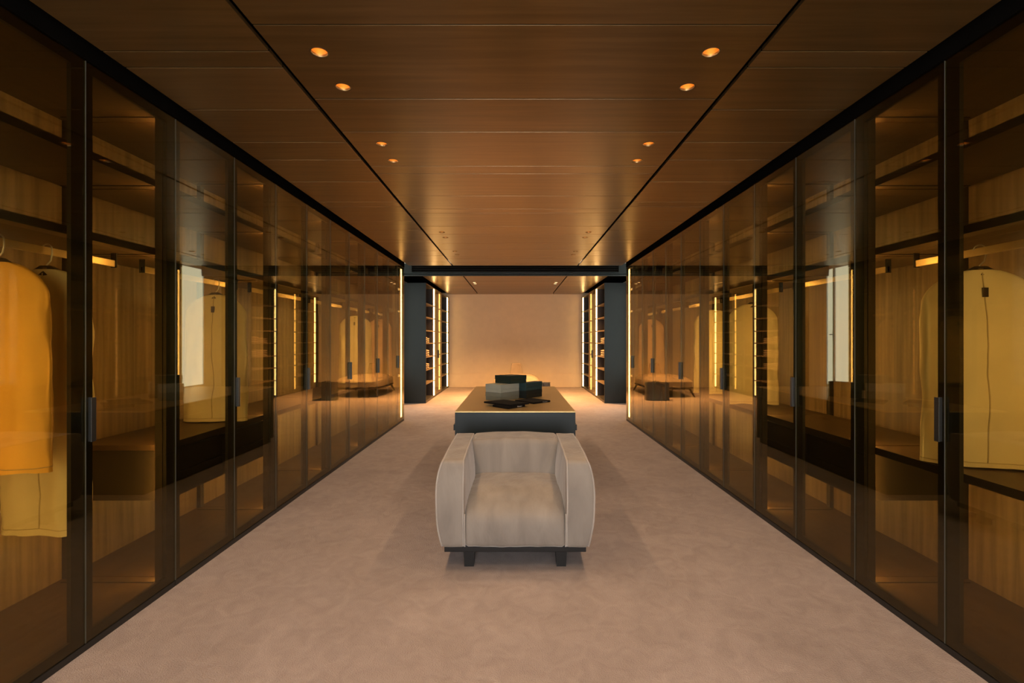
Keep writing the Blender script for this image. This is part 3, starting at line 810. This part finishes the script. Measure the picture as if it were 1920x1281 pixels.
def back_fn(p, q):
    p = p + Vector((0, -0.035 * (1 - q.x ** 2) * (1 - (q.z * 0.7) ** 2) * max(0, -q.y), 0))
    p = p + Vector((0, 0, 0.016 * (1 - q.x ** 2) * max(0, q.z)))
    p.y += 0.05 * (q.z + 1) / 2 * (1 if q.y < 0 else 0) * abs(q.y)
    p += Vector((0, 0, 0.004 * noise.noise(p * 7)))
    return p
bm = bmesh.new(); rounded(bm, (-0.325, 0.325, 3.57, AY1 - 0.005, 0.16, 0.672), 0.028, back_fn, n=24)
bc = link('back_cushion', bm, 'velvet', ch, smooth=True)
for sx in (-1, 1):
    bm = bmesh.new(); tube(bm, [(sx * 0.292, 3.635 + (AY1 - 3.70) * k / 8, 0.672 + 0.003 * math.sin(k)) for k in range(9)], 0.004, 8)
    link('piping', bm, 'piping', bc, smooth=True)
link('base_plinth', box(-0.432, 0.432, AY0 + 0.035, AY1 - 0.05, 0.108, 0.146, bev=0.004), 'ebony', ch)
for sx in (-1, 1):
    for yy in (AY0 + 0.08, AY1 - 0.15):
        bm = bmesh.new(); bx(bm, sx * 0.285 - 0.035, sx * 0.285 + 0.035, yy, yy + 0.07, 0, 0.1075)
        for v in bm.verts:
            if v.co.z < 0.01: v.co.x += -math.copysign(0.006, v.co.x - sx * 0.285)
        link('leg', bm, 'ebony', ch)

# ------------------------------------------------------------------ lounge chair and tote beyond the island
lc = thing('chaise_longue', 'cream low chaise with a narrow upright back and dark splayed legs behind the island', 'chaise', (0.03, 13.0, 0))
CX, CY = 0.03, 13.0
def oval(bm, rx, ry, z0, z1, p=3.0, seg=48, dome=0.0, rings=6):
    R = []
    prof = [(1.0, z0), (1.0, z1 - 0.02)] + [(1 - 0.5 * (k / rings) ** 1.6 - 0.03, z1 - 0.02 + (0.02 + dome) * math.sin(k / rings * math.pi / 2)) for k in range(1, rings + 1)]
    for sc_, z in prof:
        ring = []
        for k in range(seg):
            a = 2 * math.pi * k / seg; ca, sa = math.cos(a), math.sin(a)
            ring.append(bm.verts.new((CX + sc_ * rx * math.copysign(abs(ca) ** (2 / p), ca), CY + sc_ * ry * math.copysign(abs(sa) ** (2 / p), sa), z)))
        R.append(ring)
    for a, b in zip(R, R[1:]):
        for k in range(seg): bm.faces.new((a[k], a[(k + 1) % seg], b[(k + 1) % seg], b[k]))
    bm.faces.new(list(reversed(R[0]))); bm.faces.new(R[-1])
bm = bmesh.new(); oval(bm, 0.60, 0.95, 0.20, 0.245, 4.0); link('frame', bm, 'walnut', lc, smooth=True, auto=40)
bm = bmesh.new(); oval(bm, 0.585, 0.93, 0.246, 0.40, 4.0, dome=0.09); link('seat_cushion', bm, 'lounge', lc, smooth=True, auto=60)
for sx in (-1, 1):
    for sy in (-1, 1):
        bm = bmesh.new()
        tube(bm, [(CX + sx * 0.46, CY + sy * 0.74, 0.199), (CX + sx * 0.54, CY + sy * 0.86, 0.0)], [0.034, 0.018], 10)
        link('leg', bm, 'walnut', lc, smooth=True, auto=50)
def shell(p, q):
    t_ = (q.z + 1) / 2
    p.x = CX + (p.x - CX) * (1.25 - 0.42 * t_)
    p.y += 0.05 * t_ + (0.028 * (1 - q.x ** 2) * (1 - q.z ** 4) if q.y < 0 else 0)
    return p
bm = bmesh.new(); rounded(bm, (CX - 0.15, CX + 0.15, 13.66, 13.74, 0.42, 0.76), 0.025, shell, n=16)
link('backrest', bm, 'lounge', lc, smooth=True)

tt = thing('tote_bag', 'large grey glossy tote standing on the carpet in front of the cream chaise', 'bag', (0.56, 11.62, 0))
TX, TY = 0.56, 11.62
bm = bmesh.new(); nu = 56; rings = []
for j in range(15):
    v = j / 14; z = 0.40 * v
    ring = []
    for i in range(nu):
        a = 2 * math.pi * i / nu; ca, sa = math.cos(a), math.sin(a)
        hx, hy = 0.27 - 0.015 * v, 0.15 - 0.01 * v
        px = hx * math.copysign(abs(ca) ** 0.3, ca); py = hy * math.copysign(abs(sa) ** 0.3, sa)
        f = 0.022 * noise.noise(Vector((px * 14, py * 9, z * 3))) * (0.25 + v)
        ring.append(bm.verts.new((TX + px * (1 + f * 1.2), TY + py * (1 + f * 5), z + 0.0 + (0.012 * noise.noise(Vector((px * 7, py * 7, 4))) if j == 14 else 0))))
    rings.append(ring)
for a, b in zip(rings, rings[1:]):
    for i in range(nu): bm.faces.new((a[i], a[(i + 1) % nu], b[(i + 1) % nu], b[i]))
bm.faces.new(list(reversed(rings[0])))
rim = [v.co.copy() for v in rings[-1]]
inner = [bm.verts.new((TX + (p.x - TX) * 0.95, TY + (p.y - TY) * 0.92, p.z - 0.002)) for p in rim]
inner2 = [bm.verts.new((TX + (p.x - TX) * 0.9, TY + (p.y - TY) * 0.85, 0.1)) for p in rim]
for i in range(nu):
    k = (i + 1) % nu
    bm.faces.new((rings[-1][i], rings[-1][k], inner[k], inner[i])); bm.faces.new((inner[i], inner[k], inner2[k], inner2[i]))
bm.faces.new(inner2)
link('body', bm, 'tote', tt, smooth=True, auto=50)
bm = bmesh.new(); tube(bm, [p + Vector((0, 0, 0.003)) for p in rim], 0.006, 6, closed=True); link('rim', bm, 'black', tt, smooth=True)
for sy in (-1, 1):
    bm = bmesh.new()
    tube(bm, [(TX - 0.10, TY + sy * 0.145, 0.33), (TX - 0.09, TY + sy * 0.148, 0.40), (TX - 0.06, TY + sy * 0.10, 0.425), (TX, TY + sy * 0.07, 0.432), (TX + 0.06, TY + sy * 0.10, 0.425), (TX + 0.09, TY + sy * 0.148, 0.40), (TX + 0.10, TY + sy * 0.145, 0.33)], 0.007, 8)
    link('handle', bm, 'black', tt, smooth=True)
